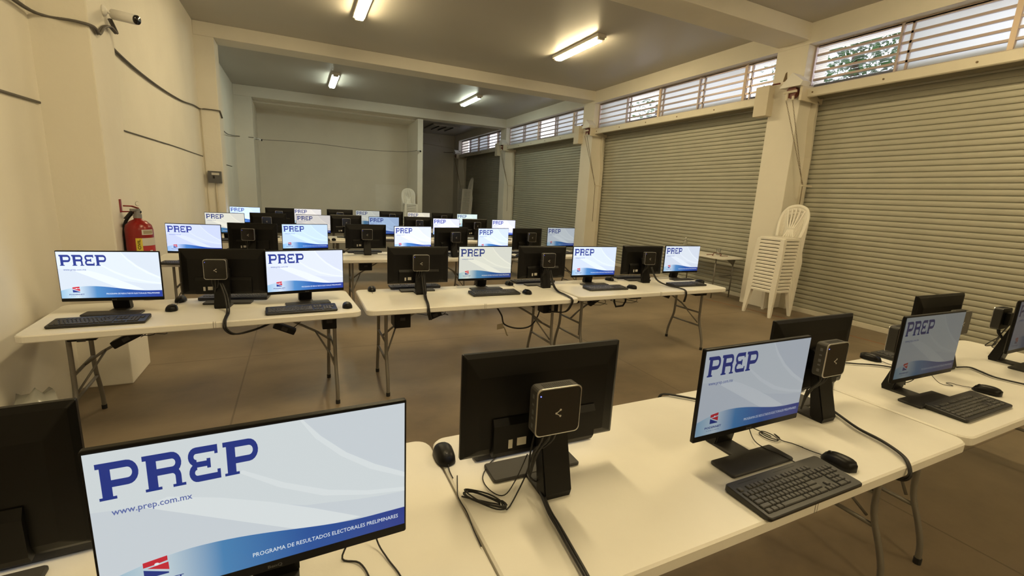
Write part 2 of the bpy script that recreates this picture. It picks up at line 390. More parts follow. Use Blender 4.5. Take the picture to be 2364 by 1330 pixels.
# ------------------------------------------------------------------ screens, monitors
SW, SH = .263, .148      # half sizes of the lit area
def screen_mesh():
    bm = NB(); W, Hs = 2*SW, 2*SH
    def P(u, v, k=0): return (-SW+u*W, -.0002*k, SH-v*Hs)
    # background: base, light sweep on the upper middle, pale bands
    poly(bm, [P(0, 0), P(0, 1), P(1, 1), P(1, 0)], 0)
    def curve(f, u0, u1, n=16): return [(u0+(u1-u0)*i/n, f(u0+(u1-u0)*i/n)) for i in range(n+1)]
    def zone(up, lo, mi, k):
        for (a, b_), (c, d) in zip(zip(up, up[1:]), zip(lo, lo[1:])):
            poly(bm, [P(*a, k), P(*c, k), P(*d, k), P(*b_, k)], mi)
    zone([(0, 0), (.2, 0), (.4, 0), (.62, 0), (.68, .14), (.77, .30), (.88, .44), (1, .56)], [(0, .36), (.2, .40), (.40, .50), (.62, .64), (.70, .66), (.80, .69), (.9, .71), (1, .72)], 2, 1)
    zone([(.20, .355), (.35, .44), (.5, .55), (.65, .68), (.82, .84)], [(.13, .39), (.25, .50), (.38, .62), (.5, .73), (.62, .84)], 1, 2)
    zone([(.42, .28), (.55, .43), (.7, .56), (.85, .64), (1, .685)], [(.405, .29), (.53, .455), (.68, .595), (.85, .675), (1, .715)], 1, 2)
    zone([(.62, 0), (.68, .14), (.77, .30), (.88, .44), (1, .56)], [(.61, 0), (.66, .15), (.75, .32), (.86, .47), (1, .60)], 1, 2)
    wave = lambda u:   .83-.09*math.sin(min(u/.27, 1)*PI/2) + (.115*(.5-.5*math.cos(min((u-.27)/.60, 1)*PI)) if u > .27 else 0)
    zone(curve(wave, 0, 1, 28), curve(lambda u: 1.0, 0, 1, 28), 3, 4)
    # PREP in slab letters
    zb, zt = .298, .066; hx = .119*W; hz = (zb-zt)*Hs; OX = (.030, .147, .243, .369)
    def LX(i, x, y): return (-SW+OX[i]*W+x*hx, -.001, SH-zb*Hs+y*hz)
    def R_(i, x0, x1, y0, y1): poly(bm, [LX(i, x0, y1), LX(i, x0, y0), LX(i, x1, y0), LX(i, x1, y1)], 4)
    def Q_(i, cx, cy, ro, ri, a0, a1, kx=.72, n=10):
        for k in range(n):
            a = math.radians(a0+(a1-a0)*k/n); c = math.radians(a0+(a1-a0)*(k+1)/n)
            pts = [(cx+ri*kx*math.cos(a), cy+ri*math.sin(a)), (cx+ro*kx*math.cos(a), cy+ro*math.sin(a)), (cx+ro*kx*math.cos(c), cy+ro*math.sin(c)), (cx+ri*kx*math.cos(c), cy+ri*math.sin(c))]
            poly(bm, [LX(i, *p) for p in pts], 4)
    for i in (0, 3):
        R_(i, .05, .27, 0, 1); R_(i, -.02, .35, 0, .08); R_(i, -.03, .06, .86, 1)
        R_(i, .27, .62, .81, 1); R_(i, .27, .62, .33, .52); Q_(i, .62, .665, .335, .145, -90, 90)
    R_(1, .05, .27, 0, 1); R_(1, -.02, .35, 0, .08); R_(1, -.03, .06, .86, 1); R_(1, .27, .62, .81, 1); R_(1, .27, .60, .40, .59)
    Q_(1, .62, .70, .30, .11, -90, 90); Q_(1, .60, .30, .29, .10, 0, 90); R_(1, .672, .809, 0, .31); R_(1, .60, .90, 0, .08)
    Q_(2, .38, .73, .27, .085, 90, 270); Q_(2, .38, .27, .27, .085, 90, 270)
    R_(2, .38, .90, .815, 1); R_(2, .82, .90, .74, .815); R_(2, .38, .68, .42, .58); R_(2, .62, .71, .36, .64); R_(2, .38, .94, 0, .185); R_(2, .86, .94, .185, .28)
    text_faces(bm, 'www.prep.com.mx', .017, -SW+.052*W, SH-.400*Hs, -.001, 6, .215*W, .0002)
    text_faces(bm, 'PROGRAMA DE RESULTADOS ELECTORALES PRELIMINARES', .013, -SW+.432*W, SH-.930*Hs, -.0012, 5, .54*W)
    # emblem
    def E(u, v): return (-SW+(.112+u*.068)*W, -.0012, SH-(.748+v*.125)*Hs)
    c = [(.2*math.cos(a*PI/6), .2*math.sin(a*PI/6)) for a in range(12)]
    poly(bm, [E(.0, .12), E(0, .40), E(.45, .36), E(1, .26), E(1, 0)], 7)
    poly(bm, [E(.15, .47), E(1.03, .80), E(1.02, .36), E(.55, .42)], 7)
    poly(bm, [E(0, .52), E(0, 1.0), E(1.0, 1.0), E(1.0, .92)], 4)
    f = poly(bm, [(E(.55, .34)[0]+x*.011*1.6, -.0014, E(.55, .34)[2]+y*.009*1.6) for x, y in c], 5)
    text_faces(bm, 'PODERNET', .010, -SW+.075*W, SH-.930*Hs, -.0012, 4, .145*W, .0003)
    text_faces(bm, 'Tu Poder en Internet', .0055, -SW+.090*W, SH-.962*Hs, -.0012, 4, .115*W)
    bmesh.ops.recalc_face_normals(bm, faces=bm.faces)
    for f in bm.faces:
        if f.normal.y > 0: f.normal_flip()
    me = bpy.data.meshes.new('screen'); bm.to_mesh(me); bm.free()
    for k in ('base', 'light', 'band', 'wave', 'ink', 'white', 'url', 'red'): me.materials.append(S[k])
    return me
SCREEN_ME = screen_mesh()
def monitor_proto(rise, lit, x, y, yaw):
    """origin on the table under the panel; the screen faces local -y"""
    t = empty('monitor', (x, y, .74), yaw)
    zb = .08+rise; W = .2675; H_ = .325
    bm = NB()
    # panel housing: thin rim, back bulging out
    def ring(hw, z0, z1, yy, r=.004): return [(px, yy, (z0+z1)/2+pz) for px, pz in outline(2*hw, z1-z0, r, 3)]
    rs = [ring(W-.001, zb+.001, zb+H_-.001, 0), ring(W, zb, zb+H_, .002), ring(W, zb, zb+H_, .012), ring(W-.012, zb+.010, zb+H_-.012, .020), ring(W-.05, zb+.03, zb+H_-.07, .030)]
    rings(bm, [list(reversed(r)) for r in rs]); bmesh.ops.recalc_face_normals(bm, faces=bm.faces)
    obj('panel', bm, M['black'], t)
    o = bpy.data.objects.new('screen', SCREEN_ME); COL.objects.link(o); o.parent = t; o.location = (0, -.0012, zb+.020+SH+.0025)
    # lower back housing with its port bay
    bm = NB(); prism(bm, [(.018, zb+.006), (.018, zb+.13), (.034, zb+.125), (.045, zb+.105), (.045, zb+.02), (.036, zb+.004)], 'x', -.175, .175); bmesh.ops.recalc_face_normals(bm, faces=bm.faces)
    obj('back_housing', bm, M['black'], t)
    bm = NB(); box(bm, .07, .10, .0445, .0465, zb+.035, zb+.06); obj('port_label', bm, M['sticker'], t)
    bm = NB(); box(bm, .115, .128, .0445, .0465, zb+.03, zb+.058); obj('port_label', bm, M['sticker'], t)
    # rating recess on the upper back
    bm = NB(); text_faces(bm, 'BenQ', .009, -.012, zb+.006, -.0006, 0, .026, .0002); lg = obj('logo', bm, M['logo_dim'], t)
    # neck: a leaning slab from the rear foot up to the back of the panel
    bm = NB(); top = zb+.19
    pr = [(.135, .0), (.098, .0), (.085, .012), (.045, top-.05), (.030, top), (.052, top), (.075, top-.05), (.140, .02)]
    prism(bm, pr, 'x', -.046, .046); bmesh.ops.recalc_face_normals(bm, faces=bm.faces)
    bmesh.ops.bevel(bm, geom=[e for e in bm.edges if abs(e.verts[0].co.x-e.verts[1].co.x) < .01], offset=.004, segments=2, affect='EDGES')
    obj('stand_neck', bm, M['black'], t)
    bm = NB(); slab(bm, .308, .098, 0, .012, .010, .003, 0, -.035); box(bm, -.045, .045, .005, .12, .0, .010, .002)
    obj('stand_base', bm, M['dark'], t)
    return t
def tint(o, c):
    for ch in children(o):
        if ch.name.startswith('screen'): ch.color = (*c, 1)

# ------------------------------------------------------------------ mini computer
def mini_proto(x, y, z, yaw):
    t = empty('mini_computer', (x, y, z), yaw)      # origin at its bottom centre; its glossy face looks to local +y
    def rr(hw, yy, cz=.0685, r=.014): return [(px, yy, cz+pz) for px, pz in outline(2*hw, 2*hw, r, 4)]
    bm = NB(); rings(bm, [rr(.066, -.023), rr(.0685, -.020), rr(.0685, .020)]); bmesh.ops.recalc_face_normals(bm, faces=bm.faces); obj('case', bm, M['dark'], t)
    bm = NB(); rings(bm, [rr(.0692, .0195), rr(.0692, .0225), rr(.0665, .0232), rr(.0665, .0200)]); bmesh.ops.recalc_face_normals(bm, faces=bm.faces); obj('rim', bm, M['silver'], t)
    bm = NB(); rings(bm, [rr(.0667, .019), rr(.0667, .0222)]); bmesh.ops.recalc_face_normals(bm, faces=bm.faces); fp = obj('face_panel', bm, M['glossy'], t)
    bm = NB(); c = (0, .0226, .062)
    for dx, dz in ((.007, 0), (-.006, .009), (-.006, -.009)):
        rings(bm, [[(c[0]+dx+.0032*math.cos(k*PI/4), yy, c[2]+dz+.0032*math.sin(k*PI/4)) for k in range(8)] for yy in (.0222, .0228)])
    for dz in (.009, -.009):
        tube(bm, [(c[0]+.007, .0224, c[2]), (c[0]-.006, .0224, c[2]+dz)], .0012, 5, 1)
    bmesh.ops.recalc_face_normals(bm, faces=bm.faces); obj('logo', bm, M['logo_grey'], fp)
    bm = NB(); lathe(bm, [(.0017, 0), (.0017, .001)], 8); bmesh.ops.transform(bm, matrix=Matrix.Translation((.058, .0222, .118)) @ Matrix.Rotation(-PI/2, 4, 'X'), verts=bm.verts)
    obj('power_light', bm, M['led'], fp)
    bm = NB()
    for k in range(14): box(bm, -.045+k*.0065, -.0415+k*.0065, -.010, .012, .1368, .1375)
    obj('vent', bm, M['rubber'], t)
    bm = NB()
    for zz, hh in ((.02, .012), (.045, .006), (.06, .012), (.085, .006), (.105, .012)): box(bm, .0683, .0692, -.004, .006, zz, zz+hh)
    obj('port', bm, M['boxgrey'], t)
    bm = NB(); box(bm, -.03, .03, -.045, -.022, .03, .11, .004); obj('mounting_bracket', bm, M['black'], t)
    bm = NB()
    for k, (dx, r) in enumerate(((.0, .004), (.02, .003), (-.018, .003))):
        tube(bm, [(dx+.01, 0, .002), (dx+.012, -.004, -.03), (dx*.5+.02, -.03, -.07), (.03, -.045, -.12+k*.02), (.038, -.05, -.17)], r, 6, 3)
    obj('cord', bm, M['cable'], t, True)
    return t

# ------------------------------------------------------------------ keyboard and mouse
KEYS = []
def _keys():
    u = .0189; L = -.215
    def row(y, ks, x=L):
        for k in ks:
            if k > 0: KEYS.append((x+k*u/2, y, k*u-.003)); x += k*u
            else: x -= k*u
    row(-.054, [1.25, 1.25, 1.25, 5.5, 1.25, 1.25, 1.25, 2, -.25, 1, 1, 1, -.25, 2, 1])
    row(-.036, [2.25]+[1]*10+[2.75, -1.25, 1, -1.25, 1, 1, 1])
    row(-.018, [1.75]+[1]*11+[2.25, -3.5, 1, 1, 1])
    row(.000, [1.5]+[1]*12+[1.5, -.25, 1, 1, 1, -.25, 1, 1, 1, 1])
    row(.018, [1]*13+[2, -.25, 1, 1, 1, -.25, 1, 1, 1, 1])
    row(.040, [1, -1, 1, 1, 1, 1, -.5, 1, 1, 1, 1, -.5, 1, 1, 1, 1, -.25, 1, 1, 1])
_keys()
def key_shape(bm, x, y, w_):
    h = .0155; z = .0165+(y+.07)*.05
    a = [(x-w_/2, y-h/2), (x+w_/2, y-h/2), (x+w_/2, y+h/2), (x-w_/2, y+h/2)]
    c = [(x-w_/2+.002, y-h/2+.002), (x+w_/2-.002, y-h/2+.002), (x+w_/2-.002, y+h/2-.0015), (x-w_/2+.002, y+h/2-.0015)]
    rings(bm, [[(p, q, z-.004) for p, q in a], [(p, q, z+.003) for p, q in a], [(p, q, z+.0055) for p, q in c]])
def keyboard(x, y, yaw, single):
    t = empty('keyboard', (x, y, .74), yaw)
    bm = NB(); o0 = outline(.450, .150, .008); o1 = outline(.458, .158, .011)
    def zz(q, base): return base+(q+.079)*.055
    rings(bm, [[(p, q, .001) for p, q in o0], [(p, q, .006) for p, q in o1], [(p, q, zz(q, .0135)) for p, q in o1], [(p*.99, q*.97, zz(q, .0165)) for p, q in o1]])
    obj('keyboard_body', bm, M['keyb'], t)
    if single:
        ks = sorted(KEYS, key=lambda k: (k[1] > .03, k[1]))[:100]
        for k in ks:
            bm = NB(); key_shape(bm, *k); obj('key', bm, M['keyc'], t)
        bm = NB()
        for k in [k for k in KEYS if k not in ks]: key_shape(bm, *k)
        if bm.verts: obj('key', bm, M['keyc'], t)['kind'] = 'stuff'
    else:
        bm = NB()
        for k in KEYS: key_shape(bm, *k)
        obj('key', bm, M['keyc'], t)['kind'] = 'stuff'
    bm = NB(); box(bm, -.19, -.10, .062, .066, .0225, .0245, .0005); box(bm, -.02, .09, .062, .066, .0225, .0245, .0005); box(bm, .12, .19, .060, .069, .0225, .0242, .0005)
    obj('media_button', bm, M['rubber'], t)
    return t
def mouse_proto(x, y, yaw):
    t = empty('mouse', (x, y, .74), yaw)     # front (buttons) towards local +y
    bm = NB(); rs = []
    for k in range(11):
        s = -1+2*k/10; yy = s*.056; wd = .032*math.sqrt(max(0, 1-s**4))*(1-.10*s)+.002; hh = .034*math.sqrt(max(0, 1-abs(s*.96+.10)**2.6))+.004
        rs.append([(wd*math.copysign(abs(math.cos(a))**.8, math.cos(a)), yy, .003+hh*max(0, math.sin(a))**.85) for a in [PI*j/10 for j in range(11)]]+[(-wd*.8, yy, .001), (wd*.8, yy, .001)])
    rings(bm, rs); bmesh.ops.recalc_face_normals(bm, faces=bm.faces); obj('mouse_body', bm, M['black'], t, True)
    bm = NB(); rings(bm, [[(xx, .030+.009*math.cos(k*PI/6), .029+.009*math.sin(k*PI/6)) for k in range(12)] for xx in (-.0035, .0035)]); bmesh.ops.recalc_face_normals(bm, faces=bm.faces); obj('scroll_wheel', bm, M['dark'], t)
    bm = NB(); tube(bm, [(0, .055, .010), (.002, .085, .005), (.0, .12, .004)], .0017, 6, 4); obj('cord', bm, M['cable'], t, True)
    return t

# ------------------------------------------------------------------ folding tables
def table(x0, yf, length, rot, label, group='white folding tables', depth=.755):
    """front corner on the plaster wall side at (x0, yf)"""
    a = math.radians(rot); cx = x0+length/2*math.cos(a)-depth/2*math.sin(a); cy = yf+length/2*math.sin(a)+depth/2*math.cos(a)
    t = empty('folding_table', (cx, cy, 0), a, label, 'table', group)
    bm = NB(); slab(bm, length-.004, depth, .697, .74, .055, .006, n=6); tt = obj('tabletop', bm, M['table'], t)
    bm = NB(); box(bm, -.0012, .0012, -depth/2-.0006, -depth/2+.02, .70, .7402); box(bm, .012, .0135, -depth/2-.0006, -depth/2+.02, .70, .7402); obj('fold_seam', bm, M['tleg'], tt)
    for s in (-1, 1):
        xx = s*(length/2-.17)
        for q in (-1, 1):
            bm = NB(); tube(bm, [(xx, q*.185, .70), (xx, q*.187, .45), (xx, q*.195, .32), (xx, q*.235, .20), (xx, q*.262, .10), (xx, q*.268, .015)], .0135, 8, 3)
            lg = obj('leg', bm, M['tleg'], t, True)
            bm = NB(); lathe(bm, [(.016, .0), (.016, .03)], 10, (xx, q*.268)); obj('foot_cap', bm, M['rubber'], lg)
        for zz, hw in ((.42, .187), (.27, .208)):
            bm = NB(); tube(bm, [(xx, -hw, zz), (xx, hw, zz)], .010, 8, 1); obj('crossbar', bm, M['tleg'], t, True)
        bm = NB(); tube(bm, [(xx, 0, .42), (xx-s*.10, 0, .50), (xx-s*.42, 0, .69)], .009, 8, 1); tube(bm, [(xx, -.17, .30), (xx-s*.12, 0, .515)], .007, 6, 1); obj('brace', bm, M['tleg'], t, True)
    return t
TAB = [(-1.448, .70, 1.84, 0, 'front'), (.395, .69, 2.02, 0, 'front'), (2.43, .70, 2.02, 0, 'front'),
       (-1.42, 3.20, 1.82, 3.6, 'second'), (.425, 3.31, 1.86, 0, 'second'), (2.31, 3.365, 1.98, .6, 'second'),
       (-1.42, 5.78, 1.84, 3, 'third'), (.44, 5.86, 1.86, 0, 'third'), (2.32, 5.88, 1.98, 2.5, 'third'),
       (-1.42, 8.05, 1.84, 0, 'fourth'), (.44, 8.09, 1.86, 0, 'fourth'), (2.32, 8.05, 1.98, 0, 'fourth'),
       (-1.2, 10.22, 1.70, 0, 'fifth'), (.52, 10.24, 1.86, 0, 'fifth'), (2.40, 10.20, 1.86, 0, 'fifth')]
WHERE = ['by the plaster wall', 'in the middle', 'on the shutter side']
for k, (tx, ty, tl, tr, rw) in enumerate(TAB):
    table(tx, ty, tl, tr, 'white folding table with grey legs %s of the %s row' % (WHERE[k % 3], rw))

# ------------------------------------------------------------------ placing the computers
MONS = [('F1s', -0.071, 0.895, 2.1), ('F2b', 0.668, 1.133, -1.4), ('F3s', 1.411, 0.949, -0.2), ('F4b', 2.005, 1.14, -.5), ('F5s', 2.735, 1.003, -1.4), ('F6b', 3.461, 1.284, -1.2), ('F7s', 4.03, 1.03, 0),
('R1as', -1.099, 3.648, -5.6), ('R1bb', -0.492, 3.747, -7.4), ('R1cs', 0.039, 3.663, 8.3), ('R1db', 0.942, 3.892, -0.8), ('R1es', 1.586, 3.90, -0.5), ('R1fb', 2.205, 3.926, -0.6), ('R1gs', 2.815, 3.88, -2.7), ('R1hb', 3.517, 3.955, -5.4), ('R1is', 4.13, 3.95, -1.7),
('R2as', -1.044, 5.953, -11.0), ('R2bb', -0.498, 6.221, -10.1), ('R2cs', 0.075, 6.247, 9.1), ('R2db', 0.825, 6.394, 2.7), ('R2es', 1.429, 6.212, 7.7), ('R2fb', 1.947, 6.124, 11.7), ('R2gs', 2.597, 6.12, 10.1), ('R2hb', 3.202, 6.22, 6.5), ('R2is', 4.0, 6.52, 0.4),
('R3as', -1.031, 8.271, -4.5), ('R3bb', -0.449, 8.525, -1.2), ('R3cs', 0.232, 8.363, 1.2), ('R3db', 0.77, 8.607, 1.7), ('R3es', 1.389, 8.31, 3.2), ('R3fb', 2.075, 8.642, 3.3), ('R3gs', 2.554, 8.343, 4.0), ('R3hb', 3.162, 8.441, 4.9), ('R3is', 3.773, 8.389, 3.6),
('R4as', -0.958, 10.525, -3.4), ('R4bb', -0.335, 10.524, -0.8), ('R4cs', 0.186, 10.561, 0.6), ('R4db', 0.837, 10.705, 0.9), ('R4es', 1.424, 10.612, 1.7), ('R4fb', 1.935, 10.614, 2.9), ('R4gs', 2.546, 10.508, 3.3), ('R4hb', 3.156, 10.656, 3.8), ('R4is', 3.737, 10.503, 3.7)]
TINT = {'F1s': (.84, .86, .84), 'F3s': (.46, .48, .50), 'F5s': (.17, .175, .165), 'F7s': (.08, .08, .09), 'R1as': (1.15, 1.2, 1.25), 'R1cs': (1.15, 1.17, 1.28), 'R1es': (1.03, .98, .80), 'R1gs': (1.1, 1.17, 1.3), 'R1is': (1.02, 1.05, 1.12),  # dimmer front screens: falloff from the oblique viewing angle is put into the tint
        'R2as': (1.0, 1.05, 1.35), 'R2cs': (.95, 1.15, 1.4), 'R2es': (1.3, 1.3, 1.5), 'R2gs': (1.15, 1.25, 1.4), 'R2is': (.62, .65, .66), 'R3as': (1.1, 1.02, .85), 'R3cs': (.95, .85, .76), 'R3es': (.48, .62, .85), 'R3gs': (1.3, 1.25, 1.6),
        'R3is': (1.35, 1.3, 1.6), 'R4as': (1.1, 1.3, 1.6), 'R4cs': (1.25, 1.12, 1.0), 'R4es': (.68, .66, .56), 'R4gs': (1.15, 1.0, .75), 'R4is': (1.15, 1.3, 1.15)}
ORD = ['first', 'second', 'third', 'fourth', 'fifth', 'sixth', 'seventh', 'eighth', 'ninth']
ROW = {'F': 'front', 'R1': 'second', 'R2': 'third', 'R3': 'fourth', 'R4': 'fifth'}
protoF = monitor_proto(.025, True, 0, 0, 0); protoR = monitor_proto(0.0, True, 0, 0, 0)
pc0 = mini_proto(0, 0, 0, 0); kb0 = None; ms0 = None
used = {'F': False, 'R': False, 'pc': False, 'kb': False, 'ms': False, 'kbs': 0}
def put(kind, proto, loc, rz):
    if not used[kind]:
        used[kind] = True; proto.location = loc; proto.rotation_euler = (0, 0, rz); o = proto
    else: o = dup(proto, loc, rz)
    return o
KIDS_FIRST = [(protoF, 'F'), (protoR, 'R'), (pc0, 'pc')]
kb0 = keyboard(0, 0, 0, False); ms0 = mouse_proto(0, 0, 0)
for p in (protoF, protoR, pc0, kb0, ms0):
    KIDS[p.name] = [(c, children(c)) for c in children(p)]
MONO = list(MONS) + [('F0b', -.685, 1.115, 3)]
tt_desc = {}
for key, x, y, yw in MONO:
    row = 'F' if key[0] == 'F' else key[:2]
    idx = int(key[1]) if row == 'F' else 'abcdefghi'.index(key[2])
    lit = key[-1] == 's'; rr_ = math.radians(yw)
    rz = rr_ if lit else rr_+PI
    # the back-turned panels were measured on their outer back edge
    o = put('F' if row == 'F' else 'R', protoF if row == 'F' else protoR, (x, y, .74), rz)
    pos = ORD[idx]
    if lit:
        lab = 'black monitor with PREP screen, %s from the plaster wall, %s row' % (pos, ROW[row])
        if key == 'F7s': lab = 'black monitor seen edge-on at the shutter end of the front row'
        if key == 'F1s': lab = 'largest black monitor with bright PREP screen, on the front table by the plaster wall'
    else:
        lab = 'black monitor with back turned, %s from the plaster wall, %s row' % (pos, ROW[row])
    tag(o, lab, 'monitor', 'monitors of the %s row' % ROW[row])
    tint(o, TINT.get(key, (.9, .95, 1.05)))
    c, s = math.cos(rz), math.sin(rz)
    def W2(lx, ly): return (x+c*lx-s*ly, y+s*lx+c*ly)
    # mini computer behind the neck
    if not lit or key in ('F5s', 'F7s'):
        px, py = W2({'F2b': .040, 'F4b': .10, 'F6b': .095, 'F5s': .05, 'F7s': .03}.get(key, .012), .149)
        p = put('pc', pc0, (px, py, .74+{'F5s': .185, 'F7s': .20}.get(key, .235 if row == 'F' else .215)), rz)
        who = 'back-turned' if not lit else 'PREP-screen'
        tag(p, 'mini computer behind %s %s monitor from the plaster wall, %s row' % (pos, who, ROW[row]), 'computer', 'mini computers of the %s row' % ROW[row])
    # keyboard and mouse in front of the screen
    if row in ('F', 'R1', 'R2') or key in ('R3cs', 'R3es', 'R3gs', 'R3as'):
        if key in ('F1s', 'F7s'): continue
        kp = {'F3s': (1.402, .757, 0), 'F5s': (2.835, .848, 0), 'F2b': (.73, 1.325, -1), 'F6b': (3.52, 1.50+.0-.11, 0)}.get(key)
        if not kp:
            dx, dy = (.0, -.245) if lit else (-.01, -.19)
            q = W2(dx, dy); kp = (q[0], q[1], yw)
            if key == 'R1as': kp = (-1.10, 3.40, 1)
            if key == 'R1cs': kp = (.0, 3.425, 3)
        krz = math.radians(kp[2]) + (0 if lit else PI)
        if key == 'F6b': kp = (3.50, 1.475-.07, 0)
        if key in ('F3s', 'F5s'): k = keyboard(kp[0], kp[1], krz, True)
        else: k = put('kb', kb0, (kp[0], kp[1], .74), krz)
        tag(k, 'black keyboard of the %s monitor from the plaster wall, %s row' % (pos, ROW[row]), 'keyboard', 'keyboards of the %s row' % ROW[row])
        mp = {'F3s': (1.695, .79, 8), 'F5s': (3.19, .905, 15), 'F2b': (.412, 1.312, 176), 'F6b': (3.155, 1.42, 188), 'R1as': (-.80, 3.64, 5), 'R1bb': (-.80, 3.90, 180), 'R1cs': (.305, 3.46, 0), 'R1db': (.56, 4.0, 175),
              'R1es': (1.885, 3.60, 5), 'R1gs': (3.11, 3.60, 20), 'R1hb': (3.16, 4.04, 190), 'R1is': (4.21, 3.735, 30), 'R1fb': (1.90, 4.02, 180)}.get(key)
        if key == 'R1is': mp = (4.19, 3.70, 20); k.location = (3.90, 3.62, .74)
        if not mp:
            ck, sk = math.cos(krz), math.sin(krz); mp = (kp[0]+ck*.29, kp[1]+sk*.29, math.degrees(krz))
        mz = put('ms', ms0, (mp[0], mp[1], .74), math.radians(mp[2]))
        tag(mz, 'black corded mouse of the %s monitor from the plaster wall, %s row' % (pos, ROW[row]), 'mouse', 'mice of the %s row' % ROW[row])

# ------------------------------------------------------------------ cables on and under the tables
def cable(pts, r, label, m='cable', strands=1, name='cable', group=None, sub=5):
    bm = NB()
    for k in range(strands):
        a = 2*PI*k/max(strands, 1); off = Vector((math.cos(a), math.sin(a), .4*math.sin(a)))*r*(1.0 if strands > 1 else 0)
        tube(bm, [Vector(p)+off*(1+.25*math.sin(i*1.3+k)) for i, p in enumerate(pts)], r, 6, sub)
    return tag(obj(name, bm, M[m], None, True), label, 'cable', group)
Z = .745
cable([(.655, 1.02, .97), (.668, 1.06, .90), (.662, 1.08, .80), (.640, 1.07, .757), (.608, .961, .752), (.596, .875, .752), (.584, .792, .752), (.574, .715, .752), (.572, .684, .742), (.575, .672, .70), (.58, .69, .66)], .0045, 'thick cable bundle from the mini computer over the edge beside the coiled cord', strands=3)
loop = []
for k in range(25):
    a = 2*PI*k/8; loop.append((.452+.040*math.cos(a)+.003*(k % 3)-.02*math.sin(a), 1.056+.048*math.sin(a)-.03*math.cos(a), Z+.0006*k))
cable([(.40, 1.10, Z)]+loop+[(.50, 1.0, Z), (.55, 1.04, Z+.01), (.60, 1.08, Z+.04), (.63, 1.09, Z+.12)], .0022, 'coiled thin black cord lying on the front table beside the monitor stand', sub=3)
cable([(.420, 1.200, Z-.001), (.404, 1.15, Z), (.390, 1.10, Z), (.392, 1.03, Z), (.386, .962, Z), (.384, .90, Z)], .0018, 'thin mouse cord running along the seam of the front tables')
cable([(.60, 1.08, .85), (.56, 1.07, .78), (.52, 1.06, Z), (.49, 1.09, Z), (.488, 1.155, Z), (.53, 1.215, Z), (.59, 1.26, Z)], .0018, 'looping thin keyboard cord behind the large monitor stand')
cable([(.62, 1.075, .93), (.60, 1.065, .85), (.60, 1.06, .79), (.625, 1.05, .775), (.62, 1.06, .85), (.63, 1.07, .92)], .003, 'tied black cord hanging below the mini computer of the front row')
cable([(2.06, 1.10, .93), (2.15, 1.15, .80), (2.14, 1.09, .754), (2.09, 1.0, .752), (2.045, .91, .752), (2.025, .82, .752), (1.985, .74, .752), (1.945, .695, .747), (1.925, .675, .715), (1.925, .70, .685), (1.93, .76, .68)], .0042, 'thick cable bundle crossing the front table beside the keyboard and over its edge', strands=3)
cable([(1.48, 1.452, .70), (1.49, 1.449, .745), (1.52, 1.435, .750), (1.559, 1.40, .750), (1.615, 1.343, .750), (1.68, 1.27, .75)], .0042, 'short black cable pair at the far edge of the front table', strands=2)
cable([(2.35, 1.19, .75), (2.62, 1.33, .75), (2.85, 1.42, .75), (2.951, 1.385, .75), (3.052, 1.33, .75), (3.15, 1.24, .75), (3.35, 1.19, .75), (3.45, 1.14, .755)], .0040, 'black cable pair between the back-turned monitors on the shutter end front table', strands=2)
cable([(3.50, 1.14, .755), (3.60, 1.12, .75), (3.572, 1.06, .75), (3.53, .98, .75), (3.56, .86, .75), (3.62, .74, .75)], .0040, 'black cable running to the edge of the shutter end front table', strands=2)
cable([(1.538, 1.04, .80), (1.525, 1.0, .76), (1.515, .95, .7545), (1.53, .895, .755), (1.541, .846, .75)], .0018, 'thin keyboard cord over the monitor base beside the small coil')
lp = []
for k in range(17):
    a = 2*PI*k/8; lp.append((1.618+.034*math.cos(a)*.6+.001*k, 1.005+.036*math.sin(a), Z+.0005*k))
cable([(1.58, 1.07, .77)]+lp+[(1.65, .97, Z), (1.668, .94, Z), (1.679, .905, Z)], .0020, 'small coiled mouse cord behind the dimmer front PREP monitor', sub=3)
cable([(3.02, 1.08, .80), (3.07, 1.05, .75), (3.114, 1.011, Z), (3.13, 1.045, Z), (3.155, 1.04, Z), (3.159, 1.02, Z)], .0017, 'thin mouse cord looping on the shutter end front table')
cable([(2.78, 1.08, .83), (2.80, 1.11, .78), (2.84, 1.10, .765), (2.83, 1.07, .80), (2.80, 1.09, .83)], .0022, 'small black cord loop hanging under the dim PREP monitor')
cable([(.05, 1.0, .84), (.08, 1.0, .79), (.063, .987, Z), (.099, .959, Z), (.115, .90, Z), (.11, .83, Z)], .0022, 'curly cord under the largest PREP monitor')
cable([(.14, 1.03, .82), (.145, 1.0, .76), (.162, .947, Z), (.18, .886, Z), (.19, .80, Z)], .0020, 'single thin cord beside the largest PREP monitor')
cable([(4.15, 1.16, .96), (4.17, 1.20, .86), (4.22, 1.22, .80), (4.17, 1.25, .79), (4.19, 1.20, .86), (4.25, 1.24, .78), (4.36, 1.25, .75)], .0030, 'tangled black cables below the mini computer at the shutter end', strands=2)

GH = 'cable drops hooked over the second row tables'
cable([(-.50, 3.60, .93), (-.47, 3.55, .84), (-.455, 3.47, .755), (-.449, 3.32, .752), (-.447, 3.243, .742), (-.444, 3.232, .70), (-.40, 3.25, .655), (-.30, 3.35, .645), (-.20, 3.45, .66), (-.12, 3.5, .69)], .006, 'thick cable sagging over the edge of the second row table by the plaster wall', m='cable', strands=2, group=GH)
cable([(.945, 3.75, .94), (.95, 3.70, .80), (.93, 3.58, .755), (.905, 3.42, .752), (.885, 3.315, .744), (.885, 3.298, .70), (.90, 3.31, .64)], .006, 'black cable dropping over the edge of the middle second row table', strands=2, group=GH)
cable([(2.22, 3.78, .93), (2.23, 3.72, .80), (2.21, 3.6, .755), (2.20, 3.45, .753), (2.19, 3.31, .744), (2.185, 3.297, .70), (2.14, 3.33, .62), (2.05, 3.45, .60)], .006, 'black cable looping over the corner of the middle second row table', strands=2, group=GH)
